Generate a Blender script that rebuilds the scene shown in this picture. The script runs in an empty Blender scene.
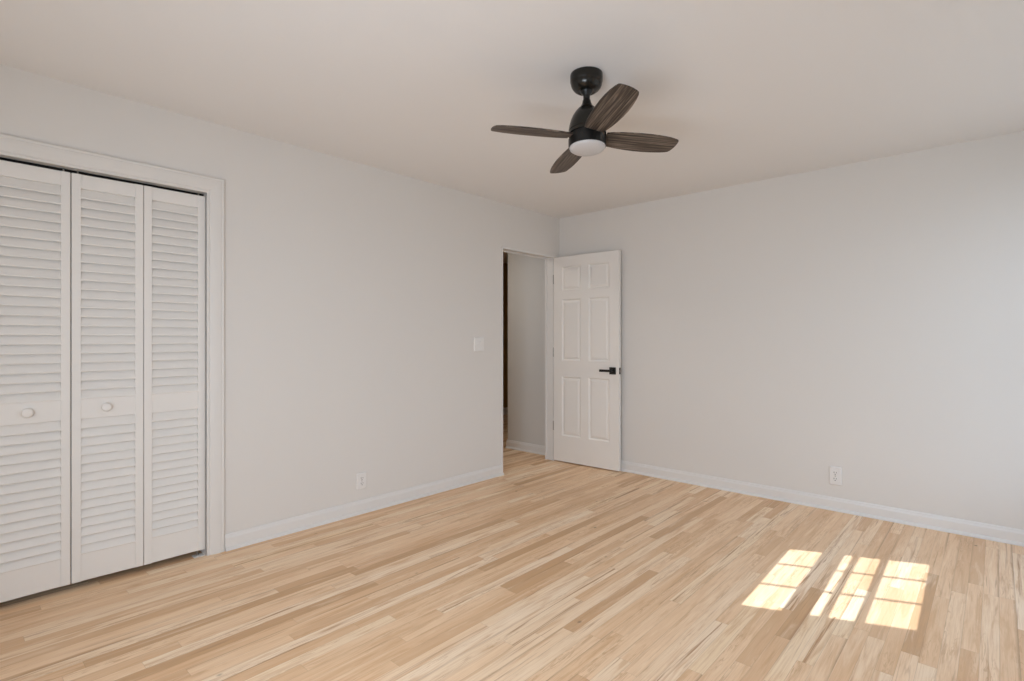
import bpy, bmesh, math, random
from mathutils import Vector, Matrix

scene = bpy.context.scene
COL = scene.collection
R = math.radians

# ------------------------------------------------------------------ camera
CAM = Vector((3.31, -4.381, 1.22))
YAW = R(42.14)
FPX = 536.0
cd = bpy.data.cameras.new('camera')
cam = bpy.data.objects.new('camera', cd)
COL.objects.link(cam)
cam.location = CAM
cam.rotation_euler = (R(90), 0, YAW)
cd.sensor_fit = 'HORIZONTAL'
cd.sensor_width = 36
cd.lens = FPX / 1024 * 36
cd.shift_y = -1.3 / 1024
cd.clip_start = 0.02
scene.camera = cam

# ------------------------------------------------------------------ sky, sun and fill lamp power
SUN_EL = R(26)
SUN_H = Vector((-0.024, 1.0, 0)).normalized()          # horizontal travel of the sunlight
SUN_STRENGTH = 9.0
SKY_STRENGTH = 2.3
HORIZON_STRENGTH = 1.85
GROUND_STRENGTH = 0.9
SHADE_FILL_POWER = 3.0
CORNER_FILL_POWER = 27.5

world = bpy.data.worlds.new('sky')
scene.world = world
world.use_nodes = True
wn, wl = world.node_tree.nodes, world.node_tree.links
wn.clear()
w_out = wn.new('ShaderNodeOutputWorld')
w_bg = wn.new('ShaderNodeBackground')
w_tc = wn.new('ShaderNodeTexCoord')
w_sep = wn.new('ShaderNodeSeparateXYZ')
w_ramp = wn.new('ShaderNodeValToRGB')                    # bright overcast: brightest overhead, ground below the horizon
w_half = wn.new('ShaderNodeMath')
w_half.operation = 'MULTIPLY_ADD'
w_half.inputs[1].default_value = 0.5
w_half.inputs[2].default_value = 0.5
SKY_COL, LOW_COL, GROUND_COL = (0.76, 0.95, 1.25), (0.84, 0.97, 1.13), (0.92, 0.98, 1.04)
stops = [(0.0, GROUND_COL, GROUND_STRENGTH), (0.485, GROUND_COL, GROUND_STRENGTH), (0.525, LOW_COL, HORIZON_STRENGTH), (0.66, LOW_COL, HORIZON_STRENGTH * 1.35), (0.92, SKY_COL, SKY_STRENGTH)]
top = max(s_ for _, _, s_ in stops) * 1.2
els = w_ramp.color_ramp.elements
while len(els) < len(stops):
    els.new(0.5)
for el, (p_, c_, s_) in zip(els, stops):
    el.position = p_
    el.color = (*[x * s_ / top for x in c_], 1)
w_bg.inputs['Strength'].default_value = top
wl.new(w_tc.outputs['Generated'], w_sep.inputs[0])
wl.new(w_sep.outputs['Z'], w_half.inputs[0])
wl.new(w_half.outputs[0], w_ramp.inputs[0])
wl.new(w_ramp.outputs[0], w_bg.inputs['Color'])
wl.new(w_bg.outputs[0], w_out.inputs['Surface'])

sd = bpy.data.lights.new('sun', 'SUN')
sd.energy = SUN_STRENGTH
sd.angle = R(0.18)
sd.color = (0.94, 0.98, 1.05)
sun = bpy.data.objects.new('sun', sd)
COL.objects.link(sun)
sun_dir = (SUN_H * math.cos(SUN_EL) + Vector((0, 0, -math.sin(SUN_EL)))).normalized()
sun.rotation_euler = sun_dir.to_track_quat('-Z', 'Y').to_euler()
sun.location = (2.8, -8, 4)

# ------------------------------------------------------------------ exposure
vs = scene.view_settings
scene.display_settings.display_device = 'sRGB'
vs.view_transform = 'Standard'
vs.look = 'None'
vs.exposure = 0.31
vs.gamma = 1.0
vs.use_curve_mapping = False
cy = scene.cycles
cy.max_bounces = 14
cy.diffuse_bounces = 10
cy.glossy_bounces = 4
cy.transparent_max_bounces = 12
cy.caustics_reflective = False
cy.caustics_refractive = False
cy.sample_clamp_indirect = 8.0

# ------------------------------------------------------------------ room numbers
H = 2.452
WT = 0.10                      # wall thickness
RX = 3.75                      # right wall face
FY = -5.2                      # front wall face (behind the camera)
CL_R, CL_L = -3.296, -4.484    # closet opening (right jamb, left jamb)
CL_T = 2.045
DR_R, DR_L = -0.109, -0.846    # doorway clear opening
DR_T = 2.040
FAC_P = Vector((2.75, -4.86, 0))
FAC_D = Vector((0.917, 0.399, 0)).normalized()          # the angled wall behind the camera


# ------------------------------------------------------------------ node helpers
class NT:
    def __init__(self, name):
        self.m = bpy.data.materials.new(name)
        self.m.use_nodes = True
        self.t = self.m.node_tree
        self.t.nodes.clear()
        self.out = self.t.nodes.new('ShaderNodeOutputMaterial')
        self.b = self.t.nodes.new('ShaderNodeBsdfPrincipled')
        self.t.links.new(self.b.outputs[0], self.out.inputs['Surface'])

    def n(self, kind, **kw):
        x = self.t.nodes.new(kind)
        for k, v in kw.items():
            setattr(x, k, v)
        return x

    def link(self, a, b):
        self.t.links.new(a, b)

    def set(self, sock, v):
        if hasattr(v, 'is_output'):
            self.link(v, sock)
        else:
            sock.default_value = v

    def math(self, op, a, b=None, c=None, clamp=False):
        x = self.n('ShaderNodeMath', operation=op, use_clamp=clamp)
        self.set(x.inputs[0], a)
        if b is not None:
            self.set(x.inputs[1], b)
        if c is not None:
            self.set(x.inputs[2], c)
        return x.outputs[0]

    def comb(self, x, y, z):
        c = self.n('ShaderNodeCombineXYZ')
        for s, v in zip(c.inputs, (x, y, z)):
            self.set(s, v)
        return c.outputs[0]

    def white(self, vec):
        x = self.n('ShaderNodeTexWhiteNoise', noise_dimensions='3D')
        self.link(vec, x.inputs['Vector'])
        return x.outputs['Value'], x.outputs['Color']

    def noise(self, vec, scale, detail=3, rough=0.55, dist=0.0):
        x = self.n('ShaderNodeTexNoise')
        if vec is not None:
            self.link(vec, x.inputs['Vector'])
        x.inputs['Scale'].default_value = scale
        x.inputs['Detail'].default_value = detail
        x.inputs['Roughness'].default_value = rough
        x.inputs['Distortion'].default_value = dist
        return x.outputs['Fac']

    def ramp(self, fac, stops, interp='LINEAR'):
        x = self.n('ShaderNodeValToRGB')
        x.color_ramp.interpolation = interp
        e = x.color_ramp.elements
        while len(e) < len(stops):
            e.new(0.5)
        for el, (p, c) in zip(e, stops):
            el.position = p
            el.color = c if len(c) == 4 else (*c, 1)
        self.link(fac, x.inputs[0])
        return x.outputs[0]

    def mix(self, fac, a, b, blend='MIX'):
        x = self.n('ShaderNodeMix', data_type='RGBA', blend_type=blend)
        self.set(x.inputs['Factor'], fac)
        self.set(x.inputs['A'], a)
        self.set(x.inputs['B'], b)
        return x.outputs['Result']

    def smooth(self, v, lo, hi):
        x = self.n('ShaderNodeMapRange', interpolation_type='SMOOTHSTEP')
        self.set(x.inputs['Value'], v)
        x.inputs['From Min'].default_value = lo
        x.inputs['From Max'].default_value = hi
        return x.outputs[0]

    def bump(self, height, strength, distance):
        x = self.n('ShaderNodeBump')
        x.inputs['Strength'].default_value = strength
        x.inputs['Distance'].default_value = distance
        self.link(height, x.inputs['Height'])
        self.link(x.outputs[0], self.b.inputs['Normal'])


def paint(name, col, rough=0.55, bump=0.0, scale=180, spec=0.3):
    t = NT(name)
    t.b.inputs['Roughness'].default_value = rough
    t.b.inputs['Specular IOR Level'].default_value = spec
    tc = t.n('ShaderNodeTexCoord')
    var = t.noise(tc.outputs['Object'], 1.7, 2)
    c2 = tuple(x * 0.985 for x in col)
    t.link(t.mix(var, (*col, 1), (*c2, 1)), t.b.inputs['Base Color'])
    if bump:
        t.bump(t.noise(tc.outputs['Object'], scale, 4, 0.6), bump, 0.002)
    return t.m


M_WALL = paint('wall_paint', (0.685, 0.662, 0.632), 0.6, 0.12, 90)
M_CEIL = paint('ceiling_paint', (0.76, 0.745, 0.73), 0.8, 0.12, 120, 0.15)
M_TRIM = paint('trim_paint', (0.715, 0.70, 0.68), 0.38, 0.0, 100, 0.4)
M_CASING = paint('casing_paint', (0.69, 0.67, 0.642), 0.45, 0.0, 100, 0.35)
M_DOOR = paint('door_paint', (0.78, 0.755, 0.72), 0.4, 0.0, 100, 0.4)
M_LOUV = paint('louver_paint', (0.74, 0.72, 0.69), 0.45, 0.0, 100, 0.35)
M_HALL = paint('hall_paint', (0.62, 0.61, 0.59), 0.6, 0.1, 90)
M_BROWN = paint('brown_wall_paint', (0.34, 0.22, 0.085), 0.5, 0.05, 60)
M_PLASTIC = paint('white_plastic', (0.745, 0.73, 0.71), 0.3, 0, 1, 0.5)
M_SLOT = paint('dark_slot', (0.05, 0.05, 0.05), 0.6)
M_SHADE = paint('white_shade_cloth', (0.80, 0.79, 0.77), 0.8)
M_OUT = paint('outer_wall_siding', (0.6, 0.58, 0.55), 0.7)


def metal(name, col, rough, metallic=1.0):
    t = NT(name)
    t.b.inputs['Base Color'].default_value = (*col, 1)
    t.b.inputs['Metallic'].default_value = metallic
    tc = t.n('ShaderNodeTexCoord')
    nz = t.noise(tc.outputs['Object'], 40, 2)
    t.link(t.math('MULTIPLY_ADD', nz, 0.02, rough - 0.01), t.b.inputs['Roughness'])
    return t.m


M_BLACK = metal('matte_black_metal', (0.010, 0.0095, 0.009), 0.35, 0.3)
M_BRONZE = metal('dark_bronze_metal', (0.018, 0.0155, 0.012), 0.25, 0.4)
M_STEEL = metal('brushed_steel', (0.33, 0.31, 0.28), 0.4)
M_TRACK = metal('shaded_track_metal', (0.02, 0.019, 0.018), 0.5)  # near-black colour stands in for the shade in the gap over the leaves


def lens_mat():
    t = NT('frosted_lens')
    t.b.inputs['Base Color'].default_value = (0.52, 0.505, 0.50, 1)
    t.b.inputs['Roughness'].default_value = 0.35
    t.b.inputs['Subsurface Weight'].default_value = 0.3
    t.b.inputs['Subsurface Radius'].default_value = (0.02, 0.02, 0.02)
    return t.m


M_LENS = lens_mat()


def glass_mat():
    m = bpy.data.materials.new('window_glass')
    m.use_nodes = True
    t = m.node_tree
    t.nodes.clear()
    o = t.nodes.new('ShaderNodeOutputMaterial')
    mx = t.nodes.new('ShaderNodeMixShader')
    tr = t.nodes.new('ShaderNodeBsdfTransparent')
    gl = t.nodes.new('ShaderNodeBsdfGlossy')
    mx.inputs[0].default_value = 0.05
    gl.inputs['Roughness'].default_value = 0.02
    tr.inputs['Color'].default_value = (0.97, 0.98, 0.98, 1)
    t.links.new(tr.outputs[0], mx.inputs[1])
    t.links.new(gl.outputs[0], mx.inputs[2])
    t.links.new(mx.outputs[0], o.inputs['Surface'])
    return m


M_GLASS = glass_mat()


def floor_mat(name='strip_wood_floor'):
    """Narrow hardwood strips running along Y, random lengths, mixed pale tones with mineral streaks."""
    t = NT(name)
    tc = t.n('ShaderNodeTexCoord')
    sp = t.n('ShaderNodeSeparateXYZ')
    t.link(tc.outputs['Object'], sp.inputs[0])
    X, Y = sp.outputs['X'], sp.outputs['Y']
    W = 0.0572
    xs = t.math('DIVIDE', X, W)
    row = t.math('FLOOR', xs)
    xf = t.math('FRACT', xs)
    r1, _ = t.white(t.comb(row, 3.3, 7.1))
    r2, _ = t.white(t.comb(row, 11.3, 1.9))
    L = t.math('MULTIPLY_ADD', r2, 1.1, 1.5)
    ys = t.math('ADD', t.math('DIVIDE', Y, L), t.math('MULTIPLY', r1, 17.0))
    cell = t.math('FLOOR', ys)
    yf = t.math('FRACT', ys)
    sv, _ = t.white(t.comb(row, cell, 5.5))
    split = t.math('MULTIPLY_ADD', sv, 0.64, 0.18)
    piece = t.math('GREATER_THAN', yf, split)
    pid = t.comb(row, t.math('MULTIPLY_ADD', cell, 2.0, piece), 2.2)
    rv, rc = t.white(pid)
    rs = t.n('ShaderNodeSeparateColor')
    t.link(rc, rs.inputs[0])
    ra, rb, rg = rs.outputs[0], rs.outputs[1], rs.outputs[2]
    # tone of each strip
    tone = t.ramp(rv, [
        (0.00, (0.540, 0.340, 0.190)), (0.09, (0.660, 0.440, 0.268)), (0.28, (0.745, 0.520, 0.332)),
        (0.45, (0.805, 0.585, 0.390)), (0.64, (0.820, 0.615, 0.425)), (0.82, (0.840, 0.665, 0.485)),
        (0.93, (0.870, 0.720, 0.555)), (1.00, (0.830, 0.635, 0.415))])
    # strip-local grain coordinates
    gx = t.math('MULTIPLY_ADD', xf, W, t.math('MULTIPLY', ra, 9.0))
    gy = t.math('MULTIPLY_ADD', rb, 23.0, Y)
    gvec = t.comb(t.math('MULTIPLY', gx, 10.0), t.math('MULTIPLY', gy, 0.8), t.math('MULTIPLY', rg, 40.0))
    fine = t.noise(t.comb(t.math('MULTIPLY', gx, 260.0), t.math('MULTIPLY', gy, 6.0), rg), 1.0, 4, 0.6)
    broad = t.noise(gvec, 3.0, 4, 0.6, 0.6)
    figure = t.noise(t.comb(t.math('MULTIPLY', gx, 34.0), t.math('MULTIPLY', gy, 2.6), t.math('MULTIPLY', rg, 13.0)), 1.0, 3, 0.5, 1.8)
    wav = t.math('SINE', t.math('MULTIPLY', figure, 38.0))
    wav = t.math('MULTIPLY', t.smooth(wav, 0.3, 1.0), t.smooth(t.noise(gvec, 1.6, 2), 0.48, 0.66))
    col = t.mix(t.math('MULTIPLY', t.smooth(fine, 0.38, 0.72), 0.42), tone, (0.62, 0.395, 0.225, 1))
    col = t.mix(t.math('MULTIPLY', t.smooth(broad, 0.50, 0.68), 0.62), col, (0.61, 0.380, 0.205, 1))
    col = t.mix(t.math('MULTIPLY', t.smooth(broad, 0.47, 0.30), 0.38), col, (0.90, 0.74, 0.56, 1))
    col = t.mix(t.math('MULTIPLY', wav, 0.50), col, (0.50, 0.295, 0.150, 1))
    # brown heartwood streaks, strong in some strips and faint in others
    streak = t.noise(t.comb(t.math('MULTIPLY', gx, 36.0), t.math('MULTIPLY', gy, 1.0), t.math('MULTIPLY', rg, 31.0)), 1.0, 4, 0.6, 1.2)
    some = t.smooth(ra, 0.45, 0.95)
    sfac = t.math('MULTIPLY', t.smooth(streak, 0.56, 0.68), t.math('MULTIPLY_ADD', some, 0.72, 0.20))
    col = t.mix(sfac, col, (0.42, 0.230, 0.115, 1))
    # darker along one edge of some strips
    edge_side = t.math('ABSOLUTE', t.math('SUBTRACT', xf, t.math('GREATER_THAN', rg, 0.5)))
    rim = t.math('MULTIPLY', t.smooth(edge_side, 0.22, 0.0), t.math('MULTIPLY', t.smooth(rb, 0.62, 0.95), t.smooth(t.noise(gvec, 1.1, 2), 0.42, 0.60)))
    col = t.mix(t.math('MULTIPLY', rim, 0.60), col, (0.33, 0.175, 0.085, 1))
    hair = t.noise(t.comb(t.math('MULTIPLY', gx, 105.0), t.math('MULTIPLY', gy, 2.0), t.math('MULTIPLY', rb, 17.0)), 1.0, 2, 0.5, 0.8)
    col = t.mix(t.math('MULTIPLY', t.smooth(hair, 0.64, 0.73), t.math('MULTIPLY_ADD', rb, 0.45, 0.05)), col, (0.33, 0.175, 0.085, 1))
    # small knots
    vor = t.n('ShaderNodeTexVoronoi', feature='F1')
    vor.inputs['Scale'].default_value = 1.0
    t.link(t.comb(t.math('MULTIPLY', X, 6.5), t.math('MULTIPLY', Y, 4.0), 0.0), vor.inputs['Vector'])
    vs_ = t.n('ShaderNodeSeparateColor')
    t.link(vor.outputs['Color'], vs_.inputs[0])
    kn = t.math('MULTIPLY', t.smooth(vor.outputs['Distance'], 0.075, 0.02), t.math('GREATER_THAN', vs_.outputs[0], 0.55))
    col = t.mix(t.math('MULTIPLY', kn, 0.7), col, (0.20, 0.115, 0.065, 1))
    # seams
    ex = t.math('MULTIPLY', t.math('MINIMUM', xf, t.math('SUBTRACT', 1.0, xf)), W)
    e1 = t.math('MULTIPLY', t.math('ABSOLUTE', t.math('SUBTRACT', yf, split)), L)
    e2 = t.math('MULTIPLY', t.math('MINIMUM', yf, t.math('SUBTRACT', 1.0, yf)), L)
    edge = t.math('MINIMUM', ex, t.math('MINIMUM', e1, e2))
    seam = t.smooth(edge, 0.0011, 0.0003)
    col = t.mix(t.math('MULTIPLY', seam, 0.34), col, (0.26, 0.16, 0.09, 1))
    col = t.mix(1.0, col, (1.075, 1.045, 1.005, 1), 'MULTIPLY')
    t.link(col, t.b.inputs['Base Color'])
    t.link(t.math('MULTIPLY_ADD', fine, 0.12, 0.40), t.b.inputs['Roughness'])
    t.b.inputs['Specular IOR Level'].default_value = 0.35
    t.bump(t.math('SUBTRACT', t.math('MULTIPLY', fine, 0.15), seam), 0.25, 0.0008)
    return t.m


M_FLOOR = floor_mat()


def blade_mat():
    """Weathered dark wood, grain along the blade's own X."""
    t = NT('weathered_blade_wood')
    tc = t.n('ShaderNodeTexCoord')
    oi = t.n('ShaderNodeObjectInfo')
    sp = t.n('ShaderNodeSeparateXYZ')
    t.link(tc.outputs['Object'], sp.inputs[0])
    off = t.math('MULTIPLY', oi.outputs['Random'], 30.0)
    v1 = t.comb(t.math('MULTIPLY', sp.outputs['X'], 4.0), t.math('MULTIPLY', sp.outputs['Y'], 150.0), off)
    v2 = t.comb(t.math('MULTIPLY', sp.outputs['X'], 16.0), t.math('MULTIPLY', sp.outputs['Y'], 330.0), off)
    a = t.noise(v1, 1.0, 4, 0.6, 0.5)
    b = t.noise(v2, 1.0, 3, 0.6)
    col = t.ramp(a, [(0.34, (0.012, 0.008, 0.006)), (0.44, (0.036, 0.025, 0.018)), (0.54, (0.110, 0.082, 0.062)), (0.68, (0.25, 0.195, 0.152))])
    col = t.mix(t.math('MULTIPLY', t.smooth(b, 0.42, 0.68), 0.5), col, (0.030, 0.021, 0.016, 1))
    t.link(col, t.b.inputs['Base Color'])
    t.b.inputs['Roughness'].default_value = 0.55
    t.bump(a, 0.15, 0.001)
    return t.m


M_BLADE = blade_mat()


# ------------------------------------------------------------------ mesh helpers
def new_obj(name, bm, mat, parent=None, smooth=False, angle=None):
    bmesh.ops.remove_doubles(bm, verts=bm.verts, dist=1e-6)
    bmesh.ops.recalc_face_normals(bm, faces=bm.faces)
    me = bpy.data.meshes.new(name)
    bm.to_mesh(me)
    bm.free()
    mats = mat if isinstance(mat, (list, tuple)) else [mat]
    for m in mats:
        me.materials.append(m)
    if smooth:
        for p in me.polygons:
            p.use_smooth = True
        if angle is not None:
            me.set_sharp_from_angle(angle=angle)
    o = bpy.data.objects.new(name, me)
    COL.objects.link(o)
    if parent is not None:
        o.parent = parent
    return o


def empty(name, loc, rz=0.0):
    o = bpy.data.objects.new(name, None)
    o.empty_display_size = 0.1
    COL.objects.link(o)
    o.location = loc
    o.rotation_euler = (0, 0, rz)
    return o


def tag(o, label=None, cat=None, group=None, kind=None):
    for k, v in (('label', label), ('category', cat), ('group', group), ('kind', kind)):
        if v:
            o[k] = v
    return o


def box(bm, lo, hi, bev=0.0, seg=2, mat=None):
    """Box between two corners, edges rounded by bev."""
    m = Matrix.Translation([(a + b) / 2 for a, b in zip(lo, hi)]) @ Matrix.Diagonal([abs(b - a) for a, b in zip(lo, hi)] + [1])
    r = bmesh.ops.create_cube(bm, size=1, matrix=m)
    fs = list({f for v in r['verts'] for f in v.link_faces})
    if bev > 0:
        es = list({e for v in r['verts'] for e in v.link_edges})
        rb = bmesh.ops.bevel(bm, geom=es, offset=bev, segments=seg, profile=0.5, affect='EDGES')
        fs = list({f for v in rb['verts'] for f in v.link_faces} | {f for f in fs if f.is_valid})
    if mat is not None:
        for f in fs:
            f.material_index = mat


def lathe(bm, prof, seg=48, origin=(0, 0, 0), axis='Z'):
    """Revolve (r, h) pairs; an r of 0 closes the end."""
    rings = []
    o = Vector(origin)

    def P(r, a, h):
        c, s = r * math.cos(a), r * math.sin(a)
        return o + (Vector((c, s, h)) if axis == 'Z' else Vector((h, c, s)) if axis == 'X' else Vector((c, -h, s)))
    for r, h in prof:
        if r < 1e-7:
            rings.append([bm.verts.new(P(0, 0, h))])
        else:
            rings.append([bm.verts.new(P(r, 2 * math.pi * k / seg, h)) for k in range(seg)])
    for A, B in zip(rings, rings[1:]):
        for k in range(seg):
            j = (k + 1) % seg
            if len(A) == 1 and len(B) == 1:
                continue
            if len(A) == 1:
                bm.faces.new((A[0], B[k], B[j]))
            elif len(B) == 1:
                bm.faces.new((A[k], A[j], B[0]))
            else:
                bm.faces.new((A[k], A[j], B[j], B[k]))
    for ring, cap in ((rings[0], True), (rings[-1], True)):
        if len(ring) > 1 and cap:
            bm.faces.new(ring)


def wall_grid(a0, a1, holes, t, place):
    """A wall from a0 to a1 with rectangular holes (a0, a1, z0, z1) cut through its thickness; place(a, d, z) maps to the room, d = 0 on the
    room's side and t on the other."""
    bm = bmesh.new()
    A = sorted({a0, a1, *[h[0] for h in holes], *[h[1] for h in holes]})
    Z = sorted({0.0, H, *[h[2] for h in holes], *[h[3] for h in holes]})
    A = [x for x in A if a0 - 1e-9 <= x <= a1 + 1e-9]
    solid = {}
    for i in range(len(A) - 1):
        for k in range(len(Z) - 1):
            ca, cz = (A[i] + A[i + 1]) / 2, (Z[k] + Z[k + 1]) / 2
            solid[i, k] = not any(h[0] < ca < h[1] and h[2] < cz < h[3] for h in holes)
    vs_ = {}

    def V(i, k, d):
        if (i, k, d) not in vs_:
            vs_[i, k, d] = bm.verts.new(place(A[i], t if d else 0.0, Z[k]))
        return vs_[i, k, d]
    for (i, k), s in solid.items():
        if not s:
            continue
        for d in (0, 1):
            bm.faces.new((V(i, k, d), V(i + 1, k, d), V(i + 1, k + 1, d), V(i, k + 1, d)))
        for di, dk, e in ((-1, 0, ((0, 0), (0, 1))), (1, 0, ((1, 0), (1, 1))), (0, -1, ((0, 0), (1, 0))), (0, 1, ((0, 1), (1, 1)))):
            if not solid.get((i + di, k + dk), False):
                (p, q), (u, w) = e
                bm.faces.new((V(i + p, k + q, 0), V(i + u, k + w, 0), V(i + u, k + w, 1), V(i + p, k + q, 1)))
    return bm


def extrude_profile(bm, prof, p0, p1, out):
    """Closed profile (d, z), d measured along the unit vector out, swept from p0 to p1."""
    p0, p1, out = Vector(p0), Vector(p1), Vector(out)
    A = [bm.verts.new(p0 + out * d + Vector((0, 0, z))) for d, z in prof]
    B = [bm.verts.new(p1 + out * d + Vector((0, 0, z))) for d, z in prof]
    n = len(prof)
    for k in range(n):
        j = (k + 1) % n
        bm.faces.new((A[k], A[j], B[j], B[k]))
    bm.faces.new(A)
    bm.faces.new(B)


# ------------------------------------------------------------------ room shell
def struct(name, bm, mat, label=None, cat=None, parent=None, **kw):
    o = new_obj(name, bm, mat, parent, **kw)
    if parent is None:
        tag(o, label, cat, None, 'structure')
    return o


bm = bmesh.new()
box(bm, (-3.0, FY - WT, -0.10), (RX + WT, 3.0, 0.0))
struct('floor', bm, M_FLOOR, 'pale natural hardwood strip floor running towards the back wall', 'floor')

bm = bmesh.new()
box(bm, (-3.0, FY - WT, H), (RX + WT, 3.0, H + 0.10))
struct('ceiling', bm, M_CEIL, 'plain white painted ceiling above the whole room', 'ceiling')

bm = wall_grid(FY - WT, 0.12, [(CL_L - 0.02, CL_R + 0.02, -1, CL_T + 0.02), (DR_L - 0.018, DR_R + 0.018, -1, DR_T + 0.018)], WT,
               lambda a, d, z: (-d, a, z))
struct('wall_left', bm, M_WALL, 'white wall holding the louvered closet and the open doorway', 'wall')

bm = wall_grid(0.0, RX + WT, [], 0.12, lambda a, d, z: (a, d, z))
struct('wall_back', bm, M_WALL, 'plain white wall behind the open panel door, one outlet low down', 'wall')

# right wall: two unseen windows, added and sized to light the room
WIN_R = (-3.35, -2.70, 0.95, 2.12)
WIN_B = (-2.15, -0.15, 0.32, 2.30)
fac_end = FAC_P + FAC_D * ((RX - FAC_P.x) / FAC_D.x)
fac_start = FAC_P + FAC_D * ((FY - FAC_P.y) / FAC_D.y)
bm = wall_grid(fac_end.y - 0.15, 0.0, [WIN_R, WIN_B], WT, lambda a, d, z: (RX + d, a, z))
struct('wall_right', bm, M_WALL, 'white wall with two added windows beside the camera', 'wall')

# front wall behind the camera, with an added window to light the room, its shade drawn
WIN_F = (0.15, 1.75, 0.75, 2.15)
bm = wall_grid(-WT, fac_start.x + 0.05, [WIN_F], WT, lambda a, d, z: (a, FY - d, z))
struct('wall_front', bm, M_WALL, 'white wall behind the camera with an added shaded window', 'wall')

# angled wall behind the camera that carries the small high window the sun falls through
fac_n = Vector((FAC_D.y, -FAC_D.x, 0))                   # outward
SH = SUN_H


def on_facet(px, py):
    """A floor point followed back along the sunlight to the angled wall: (distance along the wall, height)."""
    p = Vector((px, py, 0))
    t = ((FAC_P - p).dot(fac_n) + 0.031) / (-SH).dot(fac_n)
    q = p - SH * t
    return (q - FAC_P).dot(FAC_D), t * math.tan(SUN_EL)


U0, Z0 = on_facet(2.428, -1.858)                         # corner of the sunlit patch nearest the camera
ZT = on_facet(2.420, -0.983)[1]
# columns of daylight across the window (metres along the wall) and its rows
COLS = [(0.0, 0.180), (0.288, 0.464), (0.502, 0.702)]
ROWS = [0.0, 0.337, 0.692, 1.0]
UW = COLS[-1][1]
FR = 0.045
HOLE = (U0 - FR, U0 + UW + FR, Z0 - FR, ZT + FR)
u_lo = (fac_start - FAC_P).dot(FAC_D)
u_hi = (fac_end - FAC_P).dot(FAC_D)


def fac_place(a, d, z):
    p = FAC_P + FAC_D * a + fac_n * d
    return (p.x, p.y, z)


HOLE_B = (-0.66, 0.62, 0.50, HOLE[2] - 0.06)             # added window with drawn shade, put in to light the right side
bm = wall_grid(u_lo - 0.02, u_hi + 0.05, [HOLE, HOLE_B], 0.06, fac_place)
struct('wall_corner', bm, M_WALL, 'angled white wall behind the camera with a small divided window', 'wall')


def fac_box(bm, u0, u1, d0, d1, z0, z1):
    vs8 = [bm.verts.new(fac_place(u, d, z)) for u in (u0, u1) for d in (d0, d1) for z in (z0, z1)]
    for f in ((0, 1, 3, 2), (4, 6, 7, 5), (0, 4, 5, 1), (2, 3, 7, 6), (0, 2, 6, 4), (1, 5, 7, 3)):
        bm.faces.new([vs8[i] for i in f])


# window_1: small divided window in the angled wall
w1 = empty('window_1', fac_place(U0 + UW / 2, 0, Z0))
tag(w1, 'small divided window in the angled wall behind the camera', 'window', None, 'structure')
w1inv = Matrix.Translation(w1.location).inverted()
bm = bmesh.new()
D0, D1 = 0.028, 0.034
fac_box(bm, HOLE[0], U0, 0.0, 0.06, HOLE[2], HOLE[3])
fac_box(bm, U0 + UW, HOLE[1], 0.0, 0.06, HOLE[2], HOLE[3])
fac_box(bm, U0, U0 + UW, 0.026, 0.036, HOLE[2], Z0)
fac_box(bm, U0, U0 + UW, 0.026, 0.036, ZT, HOLE[3])
fac_box(bm, U0 + COLS[0][1], U0 + COLS[1][0], D0 - .004, D1 + .004, Z0, ZT)
o = new_obj('window_frame', bm, M_TRIM, w1)
o.data.transform(w1inv)
bm = bmesh.new()
fac_box(bm, U0 + COLS[1][1], U0 + COLS[2][0], D0, D1, Z0, ZT)
fac_box(bm, U0 + 0.330, U0 + 0.362, D0, D1, Z0, ZT)  # added bar, shaped to cast the shadow of something unseen outside
for k in (1, 2):
    zc = Z0 + (ZT - Z0) * ROWS[k]
    for c in COLS:
        fac_box(bm, U0 + c[0], U0 + c[1], D0, D1, zc - 0.0045, zc + 0.0045)
o = new_obj('muntin_and_shadow_bar', bm, M_TRIM, w1)
o.data.transform(w1inv)
bm = bmesh.new()
fac_box(bm, U0, U0 + UW, 0.030, 0.032, Z0, ZT)
o = new_obj('pane', bm, M_GLASS, w1)
o.data.transform(w1inv)


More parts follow.
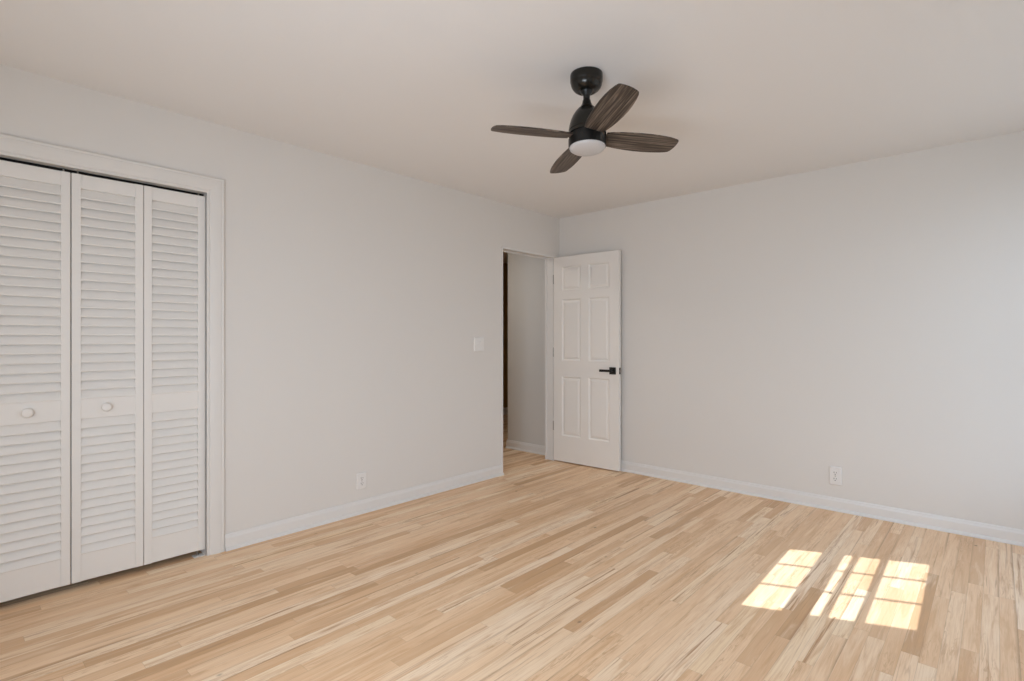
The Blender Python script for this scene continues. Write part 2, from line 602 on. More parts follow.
def big_window(name, label, a0, a1, z0, z1, place, n_cols):
    """Double-hung style window: frame in the wall's thickness, meeting rail, muntins, sill and one pane of glass."""
    root = empty(name, place((a0 + a1) / 2, 0, z0))
    tag(root, label, 'window', None, 'structure')
    inv = Matrix.Translation(root.location).inverted()

    def bx(bm, u0, u1, d0, d1, w0, w1_):
        v8 = [bm.verts.new(place(u, d, z)) for u in (u0, u1) for d in (d0, d1) for z in (w0, w1_)]
        for f in ((0, 1, 3, 2), (4, 6, 7, 5), (0, 4, 5, 1), (2, 3, 7, 6), (0, 2, 6, 4), (1, 5, 7, 3)):
            bm.faces.new([v8[i] for i in f])
    bm = bmesh.new()
    f = 0.045
    bx(bm, a0, a0 + f, 0.02, 0.11, z0, z1)
    bx(bm, a1 - f, a1, 0.02, 0.11, z0, z1)
    bx(bm, a0 + f, a1 - f, 0.02, 0.11, z0, z0 + f)
    bx(bm, a0 + f, a1 - f, 0.02, 0.11, z1 - f, z1)
    zm = (z0 + z1) / 2
    bx(bm, a0 + f, a1 - f, 0.05, 0.09, zm - 0.02, zm + 0.02)
    for k in range(1, n_cols):
        u = a0 + (a1 - a0) * k / n_cols
        w = 0.045 if (n_cols % 2 == 0 and k == n_cols // 2) else 0.010
        bx(bm, u - w, u + w, 0.055, 0.085, z0 + f, z1 - f)
    o = new_obj('window_frame', bm, M_TRIM, root)
    o.data.transform(inv)
    bm = bmesh.new()
    bx(bm, a0 - 0.04, a1 + 0.04, -0.035, 0.02, z0 - 0.025, z0)
    o = new_obj('window_sill', bm, M_TRIM, root)
    o.data.transform(inv)
    bm = bmesh.new()
    bx(bm, a0 + f, a1 - f, 0.068, 0.072, z0 + f, z1 - f)
    o = new_obj('pane', bm, M_GLASS, root)
    o.data.transform(inv)
    return root


big_window('added_window_2', 'added divided window in the unseen right wall, nearest the camera', *WIN_R, lambda a, d, z: (RX + d, a, z), 4)
big_window('added_window_4', 'added divided window in the unseen right wall, nearest the back wall', *WIN_B, lambda a, d, z: (RX + d, a, z), 4)
big_window('added_window_3', 'added window with a drawn white shade in the wall behind the camera', *WIN_F, lambda a, d, z: (a, FY - d, z), 4)
bm = bmesh.new()
box(bm, (WIN_F[0] + 0.005, FY - 0.040, WIN_F[2] + 0.005), (WIN_F[1] - 0.005, FY - 0.038, WIN_F[3] - 0.03))
shade = new_obj('window_shade', bm, M_SHADE, bpy.data.objects['added_window_3'])
bm = bmesh.new()
lathe(bm, [(0.0, WIN_F[0] + 0.01), (0.018, WIN_F[0] + 0.01), (0.018, WIN_F[1] - 0.01), (0.0, WIN_F[1] - 0.01)], 20, (0, FY - 0.038, WIN_F[3] - 0.024), 'X')
new_obj('shade_roller', bm, M_PLASTIC, shade)
shade.matrix_parent_inverse = Matrix.Translation(bpy.data.objects['added_window_3'].location).inverted()
fw = empty('added_window_5', fac_place(0, 0, HOLE_B[2]))
tag(fw, 'added low shaded window in the angled wall behind the camera', 'window', None, 'structure')
fwi = Matrix.Translation(fw.location).inverted()
bm = bmesh.new()
fac_box(bm, HOLE_B[0], HOLE_B[0] + 0.04, 0.0, 0.06, HOLE_B[2], HOLE_B[3])
fac_box(bm, HOLE_B[1] - 0.04, HOLE_B[1], 0.0, 0.06, HOLE_B[2], HOLE_B[3])
fac_box(bm, HOLE_B[0] + 0.04, HOLE_B[1] - 0.04, 0.0, 0.06, HOLE_B[2], HOLE_B[2] + 0.04)
fac_box(bm, HOLE_B[0] + 0.04, HOLE_B[1] - 0.04, 0.0, 0.06, HOLE_B[3] - 0.04, HOLE_B[3])
o = new_obj('window_frame', bm, M_TRIM, fw)
o.data.transform(fwi)
bm = bmesh.new()
fac_box(bm, HOLE_B[0] + 0.04, HOLE_B[1] - 0.04, 0.050, 0.053, HOLE_B[2] + 0.04, HOLE_B[3] - 0.04)
o = new_obj('pane', bm, M_GLASS, fw)
o.data.transform(fwi)
bm = bmesh.new()
fac_box(bm, HOLE_B[0] + 0.045, HOLE_B[1] - 0.045, 0.036, 0.038, HOLE_B[2] + 0.045, HOLE_B[3] - 0.045)
o = new_obj('window_shade', bm, M_SHADE, fw)
o.data.transform(fwi)
g2 = bpy.data.lights.new('shade_fill_lamp', 'AREA')  # fill lamp added before the drawn shade to brighten the right side
g2.shape = 'RECTANGLE'
g2.size, g2.size_y = HOLE_B[1] - HOLE_B[0] - 0.1, HOLE_B[3] - HOLE_B[2] - 0.1
g2.energy = CORNER_FILL_POWER
g2.color = (0.86, 0.97, 1.10)
g2.spread = R(140)
g2o = bpy.data.objects.new('shade_fill_lamp', g2)
COL.objects.link(g2o)
g2o.location = fac_place((HOLE_B[0] + HOLE_B[1]) / 2, 0.004, (HOLE_B[2] + HOLE_B[3]) / 2)
g2o.rotation_euler = (-fac_n).to_track_quat('-Z', 'Y').to_euler()
# added fill lamp standing in for a glow of the front shade
gl_ = bpy.data.lights.new('shade_fill_lamp', 'AREA')
gl_.shape = 'RECTANGLE'
gl_.size, gl_.size_y = WIN_F[1] - WIN_F[0] - 0.06, WIN_F[3] - WIN_F[2] - 0.08
gl_.energy = SHADE_FILL_POWER
gl_.color = (0.93, 0.98, 1.0)
go_ = bpy.data.objects.new('shade_fill_lamp', gl_)
COL.objects.link(go_)
go_.location = ((WIN_F[0] + WIN_F[1]) / 2, FY - 0.02, (WIN_F[2] + WIN_F[3]) / 2)
go_.rotation_euler = (R(90), 0, 0)


# ------------------------------------------------------------------ hall beyond the doorway
HALL_Y, HALL_X = 0.052, -0.765
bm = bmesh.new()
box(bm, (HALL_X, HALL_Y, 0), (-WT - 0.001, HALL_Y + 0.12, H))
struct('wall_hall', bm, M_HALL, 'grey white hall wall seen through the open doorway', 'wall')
bm = bmesh.new()
box(bm, (-2.72, -2.2, 0), (-2.60, 3.0, H))
struct('wall_hall_far', bm, M_BROWN, 'dark brown wall at the far end of the hall', 'wall')
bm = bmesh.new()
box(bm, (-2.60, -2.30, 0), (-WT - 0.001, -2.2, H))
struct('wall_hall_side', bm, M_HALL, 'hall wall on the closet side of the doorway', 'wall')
bm = bmesh.new()
box(bm, (-2.60, 2.9, 0), (HALL_X + 0.12, 3.0, H))
struct('wall_hall_end', bm, M_BROWN, 'dark brown wall closing the hall', 'wall')
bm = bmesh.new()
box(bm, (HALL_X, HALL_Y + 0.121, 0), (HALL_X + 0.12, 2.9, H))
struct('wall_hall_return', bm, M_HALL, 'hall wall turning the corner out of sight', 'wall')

# closet interior
bm = bmesh.new()
box(bm, (-0.85, CL_L - 0.25, 0), (-0.75, CL_R + 0.25, H))
struct('wall_closet_back', bm, M_HALL, 'back wall inside the dark closet', 'wall')
bm = bmesh.new()
box(bm, (-0.75, CL_R + 0.15, 0), (-WT - 0.001, CL_R + 0.25, H))
struct('wall_closet_near', bm, M_HALL, 'side wall inside the closet towards the doorway', 'wall')
bm = bmesh.new()
box(bm, (-0.75, CL_L - 0.25, 0), (-WT - 0.001, CL_L - 0.15, H))
struct('wall_closet_side', bm, M_HALL, 'side wall inside the closet beside the camera', 'wall')

# ------------------------------------------------------------------ baseboards
BASE = [(0, 0), (0.027, 0), (0.0265, 0.006), (0.0235, 0.012), (0.0185, 0.017), (0.0135, 0.019), (0.0135, 0.066), (0.0125, 0.072), (0.0095, 0.077),
        (0.0085, 0.083), (0.0065, 0.089), (0.003, 0.092), (0, 0.092)]


def baseboard(name, p0, p1, out, label, prof=BASE):
    bm = bmesh.new()
    extrude_profile(bm, prof, p0, p1, out)
    return struct(name, bm, M_TRIM, label, 'baseboard')


baseboard('baseboard_left', (0, CL_R + 0.096, 0), (0, DR_L - 0.012, 0), (1, 0, 0), 'white baseboard with shoe moulding between closet and doorway')
baseboard('baseboard_back', (0.0, 0, 0), (RX, 0, 0), (0, -1, 0), 'white baseboard along the wall behind the panel door')
baseboard('baseboard_right', (RX, -0.03, 0), (RX, fac_end.y + 0.06, 0), (-1, 0, 0), 'white baseboard under the added windows')
baseboard('baseboard_hall', (HALL_X - 0.010, HALL_Y, 0), (-WT - 0.002, HALL_Y, 0), (0, -1, 0), 'white baseboard along the hall wall')
bm = bmesh.new()
extrude_profile(bm, [(d, z * 1.2) for d, z in BASE], (-2.6, -2.19, 0), (-2.6, 2.89, 0), (1, 0, 0))
struct('baseboard_hall_far', bm, M_TRIM, 'baseboard along the dark far wall of the hall', 'baseboard')

# ------------------------------------------------------------------ doorway frame (flush jamb, no casing)
bm = bmesh.new()
JX0, JX1 = -WT, 0.004
J = 0.017
box(bm, (JX0, DR_L - J, 0), (JX1, DR_L, DR_T), 0.0015, 1)
box(bm, (JX0, DR_R, 0), (JX1, DR_R + J, DR_T), 0.0015, 1)
box(bm, (JX0, DR_L - J, DR_T), (JX1, DR_R + J, DR_T + J), 0.0015, 1)
fr = struct('trim_1', bm, M_TRIM, 'slim white jamb lining the open doorway to the hall', 'door frame')
bm = bmesh.new()
box(bm, (-0.096, DR_L, 0), (-0.076, DR_L + 0.010, DR_T), 0.002, 1)
box(bm, (-0.096, DR_R - 0.010, 0), (-0.076, DR_R, DR_T), 0.002, 1)
box(bm, (-0.096, DR_L + 0.010, DR_T - 0.010), (-0.076, DR_R - 0.010, DR_T), 0.002, 1)
new_obj('door_stop', bm, M_TRIM, fr)

# ------------------------------------------------------------------ closet casing, jamb and track
CAS = [(0.0, -0.004), (0.0, 0.010), (0.003, 0.013), (0.010, 0.014), (0.013, 0.011), (0.018, 0.0105), (0.022, 0.0135), (0.040, 0.0175), (0.062, 0.0195),
       (0.078, 0.0195), (0.084, 0.0175), (0.087, 0.0185), (0.094, 0.0185), (0.098, 0.016), (0.099, -0.004)]
bm = bmesh.new()
rings = []
for o_, d in [(q * 0.94, e) for q, e in CAS]:
    rings.append([bm.verts.new((d, y, z)) for y, z in ((CL_L - o_, 0), (CL_L - o_, CL_T + o_), (CL_R + o_, CL_T + o_), (CL_R + o_, 0))])
n = len(rings)
for i in range(n):
    A, B = rings[i], rings[(i + 1) % n]
    for k in range(3):
        bm.faces.new((A[k], A[k + 1], B[k + 1], B[k]))
bm.faces.new([r[0] for r in rings])
bm.faces.new([r[3] for r in rings])
cas = struct('trim_2', bm, M_CASING, 'white moulded casing around the louvered closet opening', 'door casing')
bm = bmesh.new()
box(bm, (-WT, CL_R, 0), (0.006, CL_R + 0.0195, CL_T), 0.001, 1)
box(bm, (-WT, CL_L - 0.0195, 0), (0.006, CL_L, CL_T), 0.001, 1)
box(bm, (-WT, CL_L, CL_T), (0.006, CL_R, CL_T + 0.0195), 0.001, 1)
new_obj('jamb', bm, M_TRIM, cas)
bm = bmesh.new()                                          # U-shaped head track
box(bm, (-0.072, CL_L, CL_T - 0.003), (-0.038, CL_R, CL_T))
box(bm, (-0.072, CL_L, CL_T - 0.013), (-0.069, CL_R, CL_T - 0.003))
box(bm, (-0.041, CL_L, CL_T - 0.013), (-0.038, CL_R, CL_T - 0.003))
new_obj('track', bm, M_TRACK, cas)


# ------------------------------------------------------------------ louvered bifold closet doors
LW_, LH, LT = 0.2930, 1.993, 0.028       # leaf width, height, thickness
LZ = 0.034                                # gap under the leaf
ST, TOP_R, MID_R, BOT_R = 0.036, 0.068, 0.100, 0.135
MID_Z = 0.880 - LZ                        # knob height within the leaf


def leaf_frame(bm):
    """Local: x across the leaf from 0 to LW_, y depth (0 = room side, LT = closet side), z up."""
    b = 0.0015
    box(bm, (0, 0, 0), (ST, LT, LH), b)
    box(bm, (LW_ - ST, 0, 0), (LW_, LT, LH), b)
    for z0, z1 in ((0, BOT_R), (MID_Z - MID_R / 2, MID_Z + MID_R / 2), (LH - TOP_R, LH)):
        box(bm, (ST - 0.002, 0.004, z0), (LW_ - ST + 0.002, LT - 0.004, z1), 0.0015)


def louvers(bm, z0, z1):
    n_ = round((z1 - z0) / 0.0452)
    p = (z1 - z0) / n_
    for k in range(n_):
        zc = z0 + p * (k + 0.5)
        # slat leaning outwards at its lower edge
        a = Vector((0.0, 0.0030, zc - p * 0.58))
        c = Vector((0.0, LT - 0.002, zc + p * 0.56))
        d = (c - a).normalized()
        nrm = Vector((0, -d.z, d.y)) * 0.0045
        prof = [a - nrm * 0.55, a - d * 0.0012, a + nrm * 0.55, a + d * 0.003 + nrm, c - d * 0.003 + nrm, c + nrm * 0.5, c - nrm * 0.5, c - d * 0.003 - nrm, a + d * 0.003 - nrm]
        A = [bm.verts.new((ST - 0.003, q.y, q.z)) for q in prof]
        B = [bm.verts.new((LW_ - ST + 0.003, q.y, q.z)) for q in prof]
        m_ = len(prof)
        for i in range(m_):
            j = (i + 1) % m_
            bm.faces.new((A[i], A[j], B[j], B[i]))
        bm.faces.new(A)
        bm.faces.new(B)


bm = bmesh.new()
leaf_frame(bm)
leaf0 = new_obj('leaf', bm, M_LOUV)
bm = bmesh.new()
louvers(bm, MID_Z + MID_R / 2, LH - TOP_R)
lou_u = new_obj('louvers', bm, M_LOUV, leaf0)
bm = bmesh.new()
louvers(bm, BOT_R, MID_Z - MID_R / 2)
lou_l = new_obj('louvers', bm, M_LOUV, leaf0)
KNOB = [(0.0, 0.030), (0.010, 0.0298), (0.017, 0.028), (0.0212, 0.0245), (0.0222, 0.0205), (0.0200, 0.0165), (0.0140, 0.0125), (0.0095, 0.0085), (0.0100, 0.003), (0.0125, 0.0)]


def make_leaf(parent, loc, rz, knob_x=None, first=False):
    """A leaf and its louvers under a bifold door; the knob only where the photo has one."""
    if first:
        l = leaf0
    else:
        l = leaf0.copy()
        COL.objects.link(l)
        for s in (lou_u, lou_l):
            c = s.copy()
            COL.objects.link(c)
            c.parent = l
    l.parent = parent
    l.location = loc
    l.rotation_euler = (0, 0, rz)
    if knob_x is not None:
        bm = bmesh.new()
        lathe(bm, KNOB, 32, (knob_x, 0.004, MID_Z), 'Y')
        new_obj('knob', bm, M_LOUV, l, smooth=True)
    bm = bmesh.new()
    return l


def pin(parent, x, y):
    bm = bmesh.new()
    lathe(bm, [(0.0, 0.0), (0.0035, 0.0), (0.0035, 0.020), (0.0, 0.020)], 12, (x, y, LZ + LH))
    new_obj('pivot_pin', bm, M_STEEL, parent)


# local leaf x runs towards -Y of the room when rotated by -90 deg, its y (depth) towards -X
REC = -0.010                              # room-side face of the leaves
d_r = empty('door_3', (REC, CL_R - 0.002, 0))
tag(d_r, 'white louvered bifold closet door nearest the doorway, beside the moulded casing', 'closet door', None, 'structure')
d_l = empty('door_2', (REC, CL_L + 0.004, 0))
tag(d_l, 'white louvered bifold closet door farther from the doorway, cut off by the photo edge', 'closet door', None, 'structure')


def place_leaf(parent, y_right, y_left, x_right, x_left, knob, first=False):
    """Leaf from y_right (towards the doorway) to y_left; x offsets let the pair stand slightly folded."""
    # local +x points from the left end to the right end (room +Y), depth y -> -X
    ang = math.atan2(y_right - y_left, x_right - x_left)
    p = parent.location
    return make_leaf(parent, (x_left - p.x, y_left - p.y, LZ), ang, knob, first)


yr = CL_R - 0.002
place_leaf(d_r, yr, yr - LW_, REC, REC + 0.003, None, True)
place_leaf(d_r, yr - LW_ - 0.0030, yr - 2 * LW_ - 0.0030, REC + 0.003, REC - 0.004, LW_ * 0.5 - 0.012)
pin(d_r, -0.014, -0.03)
pin(d_r, -0.014, -2 * LW_ + 0.022)
yl = CL_L + 0.004
place_leaf(d_l, yl + LW_, yl, REC + 0.003, REC, None)
place_leaf(d_l, yl + 2 * LW_ + 0.0030, yl + LW_ + 0.0030, REC - 0.005, REC + 0.003, LW_ * 0.5 - 0.012)
pin(d_l, -0.014, 0.03)
pin(d_l, -0.014, 2 * LW_ - 0.022)
for root, s in ((d_r, -1), (d_l, 1)):
    for hz in (0.25, 1.0, 1.78):
        bm = bmesh.new()
        lathe(bm, [(0.0, 0.0), (0.004, 0.0), (0.004, 0.06), (0.0, 0.06)], 12, (-LT + 0.001, s * (LW_ + 0.0015), hz))
        new_obj('hinge', bm, M_STEEL, root)

# floor bracket of the closet pivot, at the foot of the right jamb
fb = empty('pivot_bracket', (-0.03, CL_R - 0.02, 0))
tag(fb, 'small metal floor bracket holding the closet door pivot at the casing foot', 'bracket')
bm = bmesh.new()
box(bm, (-0.020, -0.040, 0.0), (0.028, 0.018, 0.003), 0.0008, 1)
box(bm, (-0.020, 0.0155, 0.003), (0.028, 0.0180, 0.030), 0.0008, 1)
new_obj('plate', bm, M_PLASTIC, fb)
bm = bmesh.new()
lathe(bm, [(0.0, 0.003), (0.008, 0.003), (0.008, 0.010), (0.004, 0.012), (0.004, LZ - 0.001), (0.0, LZ - 0.001)], 16, (-0.006, -0.014, 0))
new_obj('pivot_pin', bm, M_STEEL, fb)

# ------------------------------------------------------------------ six-panel door, standing open against the back wall
DW, DH, DT = 0.733, 2.027, 0.034
door = empty('door_1', (0.011, -0.110, 0), R(1.85))
tag(door, 'white six panel door standing open against the back wall, black lever handle', 'door', None, 'structure')
# local: x along the leaf from the hinge, y from 0 (face towards the camera) to DT, z up
PX = [(0.098, 0.318), (0.408, 0.634)]
PZ = [(0.254, 0.842), (1.000, 1.606), (1.690, 1.928)]
Z_OFF = 0.010
bm = bmesh.new()
xs_ = sorted({0, DW, *[v for p in PX for v in p]})
zs_ = sorted({0, DH, *[v for p in PZ for v in p]})


def is_panel(i, k):
    return any(abs(xs_[i] - p[0]) < 1e-9 for p in PX) and any(abs(zs_[k] - p[0]) < 1e-9 for p in PZ)


def face_pts(pts, y):
    return [bm.verts.new((x, y, z + Z_OFF)) for x, z in pts]


for side in (0, 1):
    ys_ = 0.0 if side == 0 else DT
    sg = 1 if side == 0 else -1
    for i in range(len(xs_) - 1):
        for k in range(len(zs_) - 1):
            x0, x1, z0, z1 = xs_[i], xs_[i + 1], zs_[k], zs_[k + 1]
            if not is_panel(i, k):
                bm.faces.new(face_pts([(x0, z0), (x1, z0), (x1, z1), (x0, z1)], ys_))
                continue
            prev = None
            for ins, dep in ((0, 0), (0.004, 0.003), (0.010, 0.0085), (0.014, 0.0105), (0.018, 0.0105)):
                ring = face_pts([(x0 + ins, z0 + ins), (x1 - ins, z0 + ins), (x1 - ins, z1 - ins), (x0 + ins, z1 - ins)], ys_ + sg * dep)
                if prev:
                    for q in range(4):
                        bm.faces.new((prev[q], prev[(q + 1) % 4], ring[(q + 1) % 4], ring[q]))
                prev = ring
            bm.faces.new(prev)
for a, b in (((0, 0), (DW, 0)), ((DW, 0), (DW, DH)), ((DW, DH), (0, DH)), ((0, DH), (0, 0))):
    bm.faces.new([bm.verts.new((x, y, z + Z_OFF)) for (x, z), y in ((a, 0), (b, 0), (b, DT), (a, DT))])
leaf = new_obj('leaf', bm, M_DOOR, door)
for (x0, x1) in PX:
    for (z0, z1) in PZ:
        bm = bmesh.new()
        prev = None
        for ins, y in ((0.017, 0.0107), (0.019, 0.0085), (0.036, 0.0030), (0.038, 0.0028)):
            ring = face_pts([(x0 + ins, z0 + ins), (x1 - ins, z0 + ins), (x1 - ins, z1 - ins), (x0 + ins, z1 - ins)], y)
            if prev:
                for q in range(4):
                    bm.faces.new((prev[q], prev[(q + 1) % 4], ring[(q + 1) % 4], ring[q]))
            prev = ring
        bm.faces.new(prev)
        prev = None
        for ins, y in ((0.017, 0.0107), (0.019, DT - 0.0085), (0.036, DT - 0.0030), (0.038, DT - 0.0028)):
            ring = face_pts([(x0 + ins, z0 + ins), (x1 - ins, z0 + ins), (x1 - ins, z1 - ins), (x0 + ins, z1 - ins)], y)
            if prev:
                for q in range(4):
                    bm.faces.new((prev[q], prev[(q + 1) % 4], ring[(q + 1) % 4], ring[q]))
            prev = ring
        bm.faces.new(prev)
        new_obj('panel', bm, M_DOOR, leaf)

# lever handle: square rosette, neck and flat lever pointing to the hinge side, on both faces
HX, HZ = 0.670, 0.928
for sg, y0 in ((-1, 0.0), (1, DT)):
    bm = bmesh.new()
    y1 = y0 + sg * 0.009
    box(bm, (HX - 0.033, min(y0, y1), HZ - 0.033), (HX + 0.033, max(y0, y1), HZ + 0.033), 0.002)
    rose = new_obj('handle', bm, M_BLACK, door)
    rose['label'] = 'matte black lever handle with square rosette'
    bm = bmesh.new()
    lathe(bm, [(0.0, 0.0), (0.011, 0.0), (0.011, 0.034), (0.0, 0.034)], 20, (HX, y1, HZ), 'Y')
    if sg > 0:
        for v_ in bm.verts:
            v_.co.y = 2 * y1 - v_.co.y
    y2, y3 = y1 + sg * 0.030, y1 + sg * 0.042
    box(bm, (HX - 0.118, min(y2, y3), HZ - 0.0115), (HX + 0.011, max(y2, y3), HZ + 0.0115), 0.003)
    new_obj('lever', bm, M_BLACK, rose)
bm = bmesh.new()
box(bm, (DW - 0.001, DT / 2 - 0.0125, HZ - 0.030), (DW + 0.0015, DT / 2 + 0.0125, HZ + 0.030), 0.0006, 1)
lp = new_obj('latch_plate', bm, M_BLACK, door)
bm = bmesh.new()
box(bm, (DW + 0.0010, DT / 2 - 0.009, HZ - 0.011), (DW + 0.010, DT / 2 + 0.009, HZ + 0.011), 0.003)
new_obj('latch_bolt', bm, M_STEEL, lp)
for hz in (0.355, 1.090, 1.820):
    bm = bmesh.new()
    lathe(bm, [(0.0, -0.047), (0.0035, -0.0465), (0.0055, -0.044), (0.0055, 0.044), (0.0035, 0.0465), (0.0, 0.047)], 16, (-0.006, 0.003, hz))
    box(bm, (-0.004, 0.0035, hz - 0.044), (0.0008, 0.030, hz + 0.044))
    new_obj('hinge', bm, M_STEEL, door)


# ------------------------------------------------------------------ outlets and switch
def plate_bm(w, h, d=0.0075):
    """Cover plate with sloped edges in local x (across), y (towards the room = -y), z up."""
    bm = bmesh.new()
    prev = None
    for ins, y in ((0, 0), (0, -0.0018), (0.0035, -d + 0.0006), (0.0055, -d)):
        r_ = 0.004
        pts = []
        for cx, cz, a0 in ((w / 2 - r_, h / 2 - r_, 0), (-w / 2 + r_, h / 2 - r_, 90), (-w / 2 + r_, -h / 2 + r_, 180), (w / 2 - r_, -h / 2 + r_, 270)):
            for q in range(4):
                a = R(a0 + 30 * q)
                sx, sz = (w - 2 * ins) / w, (h - 2 * ins) / h
                pts.append(((cx + r_ * math.cos(a)) * sx, (cz + r_ * math.sin(a)) * sz))
        ring = [bm.verts.new((x, y, z)) for x, z in pts]
        if prev:
            for q in range(len(ring)):
                j = (q + 1) % len(ring)
                bm.faces.new((prev[q], prev[j], ring[j], ring[q]))
        else:
            bm.faces.new(ring)
        prev = ring
    bm.faces.new(prev)
    return bm


def recept_bm():
    """Rounded receptacle face with flat top and bottom."""
    bm = bmesh.new()
    prev = None
    for s, y in ((1.0, -0.004), (1.0, -0.0068), (0.94, -0.0074)):
        pts = []
        for q in range(40):
            a = 2 * math.pi * q / 40
            pts.append((0.0172 * math.cos(a) * s, max(-0.0142, min(0.0142, 0.0172 * math.sin(a))) * s))
        ring = [bm.verts.new((x, y, z)) for x, z in pts]
        if prev:
            for q in range(40):
                bm.faces.new((prev[q], prev[(q + 1) % 40], ring[(q + 1) % 40], ring[q]))
        else:
            bm.faces.new(ring)
        prev = ring
    bm.faces.new(prev)
    return bm


def slots_bm():
    bm = bmesh.new()
    box(bm, (-0.0080, -0.0077, -0.0015), (-0.0052, -0.0070, 0.0085))
    box(bm, (0.0052, -0.0077, -0.0005), (0.0080, -0.0070, 0.0075))
    lathe(bm, [(0.0, 0.0), (0.0030, 0.0), (0.0030, 0.0007), (0.0, 0.0007)], 16, (0, -0.0070, -0.0085), 'Y')
    return bm


def screw_bm(z=0.0, x=0.0):
    bm = bmesh.new()
    lathe(bm, [(0.0035, 0.0), (0.0035, 0.0008), (0.0026, 0.0014), (0.0, 0.0016)], 16, (x, -0.0053, z), 'Y')
    return bm


OUT_PARTS = []


def outlet(loc, rz, label, w, h):
    root = empty('wall_outlet', loc, rz)
    tag(root, label, 'outlet', 'duplex wall outlets')
    if not OUT_PARTS:
        a = new_obj('cover_plate', plate_bm(0.072, 0.117), M_PLASTIC, root)
        p = [a]
        for z in (0.0195, -0.0195):
            r_ = new_obj('receptacle', recept_bm(), M_PLASTIC, root)
            r_.location = (0, -0.0018, z)
            s_ = new_obj('slots', slots_bm(), M_SLOT, r_)
            p.append(r_)
        k_ = new_obj('screw', screw_bm(), M_STEEL, root, smooth=True)
        k_.location = (0, -0.002, 0)
        p.append(k_)
        OUT_PARTS.extend(p)
    else:
        for s in OUT_PARTS:
            c = s.copy()
            COL.objects.link(c)
            c.parent = root
            for g in s.children:
                d = g.copy()
                COL.objects.link(d)
                d.parent = c
    root.scale = (w / 0.072, 1, h / 0.117)
    return root


outlet((2.456, -0.0002, 0.246), 0, 'white duplex outlet on the back wall, right of the open panel door', 0.078, 0.130)
outlet((0.0002, -2.300, 0.226), R(90), 'white duplex outlet low on the wall between closet and doorway', 0.078, 0.112)

sw = empty('light_switch', (0.0002, -1.150, 1.176), R(90))
tag(sw, 'white double light switch on the wall just before the doorway', 'light switch')
new_obj('cover_plate', plate_bm(0.117, 0.122, 0.008), M_PLASTIC, sw)
for x in (-0.023, 0.023):
    bm = bmesh.new()
    box(bm, (x - 0.0168, -0.0095, -0.0335), (x + 0.0168, -0.0055, 0.0335), 0.0006, 1)
    fr_ = new_obj('switch_frame', bm, M_PLASTIC, sw)
    bm = bmesh.new()
    A = [(-0.0092, -0.031), (-0.0096, 0.0), (-0.0145, 0.031), (-0.006, 0.031), (-0.006, -0.031)]
    for sx in (x - 0.0145, x + 0.0145):
        pass
    L_ = [bm.verts.new((x - 0.0145, y, z)) for y, z in A]
    R_ = [bm.verts.new((x + 0.0145, y, z)) for y, z in A]
    for q in range(5):
        bm.faces.new((L_[q], L_[(q + 1) % 5], R_[(q + 1) % 5], R_[q]))
    bm.faces.new(L_)
    bm.faces.new(R_)
    new_obj('rocker', bm, M_PLASTIC, sw)
for x in (-0.023, 0.023):
    for z in (-0.048, 0.048):
        o = new_obj('screw', screw_bm(z, x), M_PLASTIC, sw, smooth=True)
        o.location = (0, -0.0026, 0)

# ------------------------------------------------------------------ ceiling fan
FAN = Vector((1.894, -2.300, H))
fan = empty('ceiling_fan', FAN)
tag(fan, 'dark bronze ceiling fan with four weathered wood blades and a white light', 'ceiling fan')
ZREL = -H
bm = bmesh.new()
CANOPY = [(0.0, 0.0), (0.0735, 0.0), (0.0750, -0.003), (0.0755, -0.010), (0.0750, -0.024), (0.0735, -0.027), (0.0725, -0.030), (0.0715, -0.038), (0.0665, -0.050),
           (0.0580, -0.061), (0.0480, -0.068), (0.0400, -0.0705), (0.0385, -0.0690), (0.0300, -0.0680), (0.0, -0.0680)]
lathe(bm, [(r_, z_ if z_ > -0.02 else z_ - (H - 2.44)) for r_, z_ in CANOPY], 64)
new_obj('canopy', bm, M_BRONZE, fan, smooth=True, angle=R(35))
# everything below hangs from the ball and leans a little
NRM = Vector((-0.0476, 0.0429, 1)).normalized()
TILT = Vector((0, 0, 1)).rotation_difference(NRM)
PIV = -0.060 - (H - 2.44)                                              # ball centre below the ceiling


def hang(name, bm, mat, rz=0.0, **kw):
    o = new_obj(name, bm, mat, fan, **kw)
    o.location = (0, 0, PIV)
    o.rotation_mode = 'QUATERNION'
    o.rotation_quaternion = TILT @ Matrix.Rotation(rz, 3, 'Z').to_quaternion()
    return o


bm = bmesh.new()
ball = [(0.0, 0.026)] + [(0.030 * math.sin(a), 0.030 * math.cos(a)) for a in [R(x) for x in range(35, 150, 12)]] + [(0.0155, -0.030), (0.0150, -0.075), (0.0, -0.075)]
lathe(bm, ball, 40)
hang('downrod', bm, M_BLACK, smooth=True, angle=R(40))
bm = bmesh.new()
lathe(bm, [(0.0, -0.048), (0.0165, -0.048), (0.0185, -0.052), (0.0205, -0.064), (0.0260, -0.076), (0.0330, -0.086), (0.0360, -0.090), (0.0, -0.090)], 48)
hang('coupling', bm, M_BLACK, smooth=True, angle=R(40))
bm = bmesh.new()
lathe(bm, [(0.0, -0.086), (0.0340, -0.086), (0.0430, -0.094), (0.0540, -0.107), (0.0660, -0.126), (0.0755, -0.148), (0.0820, -0.172), (0.0850, -0.190), (0.0855, -0.196),
           (0.0830, -0.197), (0.0830, -0.200), (0.0865, -0.201), (0.0870, -0.214), (0.0, -0.214)], 64)
hang('motor_housing', bm, M_BRONZE, smooth=True, angle=R(35))
bm = bmesh.new()
lathe(bm, [(0.0, -0.214), (0.080, -0.214), (0.080, -0.236), (0.0865, -0.237), (0.0870, -0.242), (0.0870, -0.268), (0.0860, -0.273), (0.0820, -0.274), (0.0, -0.274)], 64)
hang('light_ring', bm, M_BLACK, smooth=True, angle=R(35))
bm = bmesh.new()
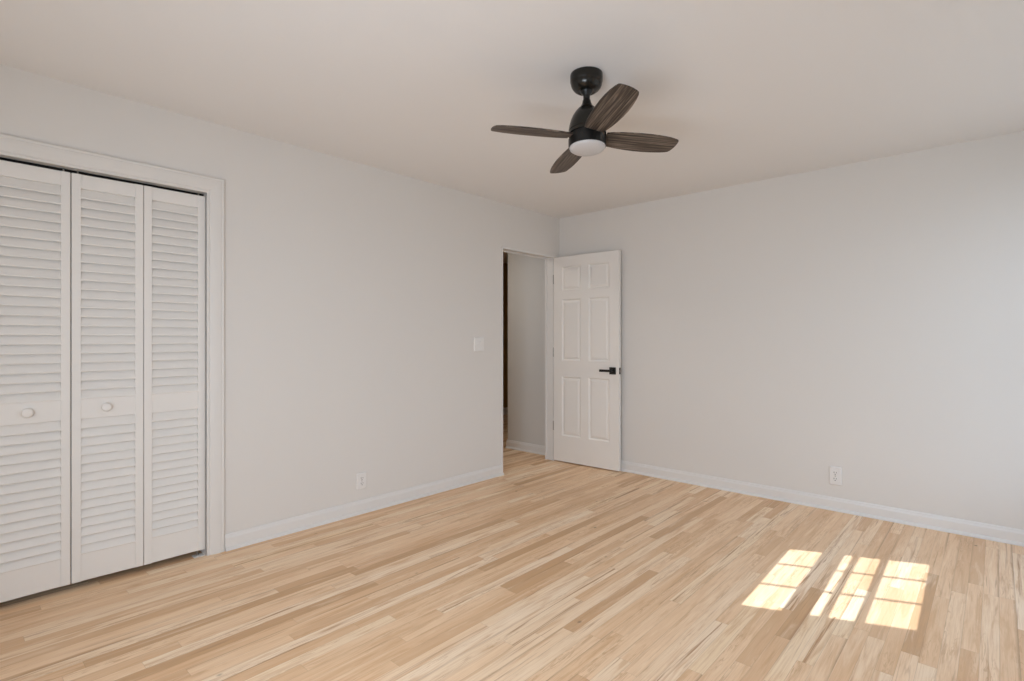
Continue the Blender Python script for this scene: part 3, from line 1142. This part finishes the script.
lathe(bm, [(0.0, -0.270), (0.0825, -0.270), (0.0825, -0.276), (0.0800, -0.282), (0.0700, -0.289), (0.0500, -0.295), (0.0250, -0.298), (0.0, -0.299)], 64)
hang('light_lens', bm, M_LENS, smooth=True, angle=R(50))

# blade outline: (distance from the axis, +half width, -half width)
OUTLINE = [(0.082, 0.043, -0.044), (0.110, 0.0505, -0.0500), (0.150, 0.0580, -0.0560), (0.200, 0.0640, -0.0600), (0.250, 0.0675, -0.0625), (0.300, 0.0680, -0.0628),
           (0.350, 0.0650, -0.0600), (0.390, 0.0600, -0.0555), (0.420, 0.0545, -0.0500), (0.433, 0.0490, -0.0450)]
TIP = [(0.4405, 0.038), (0.4455, 0.018), (0.4480, 0.0), (0.4490, -0.018), (0.4470, -0.034), (0.4425, -0.042)]
outline = [(x, p) for x, p, _ in OUTLINE] + TIP + [(x, q) for x, _, q in reversed(OUTLINE)]


def blade_bm():
    bm = bmesh.new()
    t_ = 0.003
    top = [bm.verts.new((x, y, t_)) for x, y in outline]
    bot = [bm.verts.new((x, y, -t_)) for x, y in outline]
    bm.faces.new(top)
    bm.faces.new(list(reversed(bot)))
    n_ = len(outline)
    es = []
    for k in range(n_):
        j = (k + 1) % n_
        bm.faces.new((top[k], bot[k], bot[j], top[j]))
    rim = [e for e in bm.edges if len(e.link_faces) == 2 and abs(e.verts[0].co.z - e.verts[1].co.z) < 1e-6]
    bmesh.ops.bevel(bm, geom=rim, offset=0.0015, segments=2, profile=0.5, affect='EDGES')
    return bm


def iron_bm():
    """Blade arm from the motor to a small three-sided plate on the top of the blade."""
    bm = bmesh.new()
    pts = [(0.070, 0.020), (0.100, 0.022), (0.128, 0.030), (0.142, 0.026), (0.150, 0.0), (0.142, -0.026), (0.128, -0.030), (0.100, -0.022), (0.070, -0.020)]
    top = [bm.verts.new((x, y, 0.0065)) for x, y in pts]
    bot = [bm.verts.new((x, y, 0.0030)) for x, y in pts]
    bm.faces.new(top)
    bm.faces.new(list(reversed(bot)))
    for k in range(len(pts)):
        j = (k + 1) % len(pts)
        bm.faces.new((top[k], bot[k], bot[j], top[j]))
    return bm


PITCH = R(-11.8)
TH0 = R(-35.1)
b0 = i0 = None
BL_Z = -0.2262
for k in range(4):
    if b0 is None:
        b0 = new_obj('blade', blade_bm(), M_BLADE, fan)
        i0 = new_obj('blade_arm', iron_bm(), M_BLACK, b0)
        bl = b0
    else:
        bl = b0.copy()
        COL.objects.link(bl)
        c = i0.copy()
        COL.objects.link(c)
        c.parent = bl
    q = TILT @ Matrix.Rotation(TH0 + k * math.pi / 2, 3, 'Z').to_quaternion() @ Matrix.Rotation(PITCH, 3, 'X').to_quaternion()
    bl.rotation_mode = 'QUATERNION'
    bl.rotation_quaternion = q
    bl.location = Vector((0, 0, PIV)) + TILT @ Vector((0, 0, BL_Z))

# ------------------------------------------------------------------ unseen fill lamp, added to brighten the hall
hl = bpy.data.lights.new('hall_fill_lamp', 'AREA')
hl.shape = 'DISK'
hl.size = 0.30
hl.energy = 7.0
hl.color = (1.0, 0.93, 0.84)
ho = bpy.data.objects.new('hall_fill_lamp', hl)
COL.objects.link(ho)
ho.location = (-0.95, -0.95, H - 0.03)
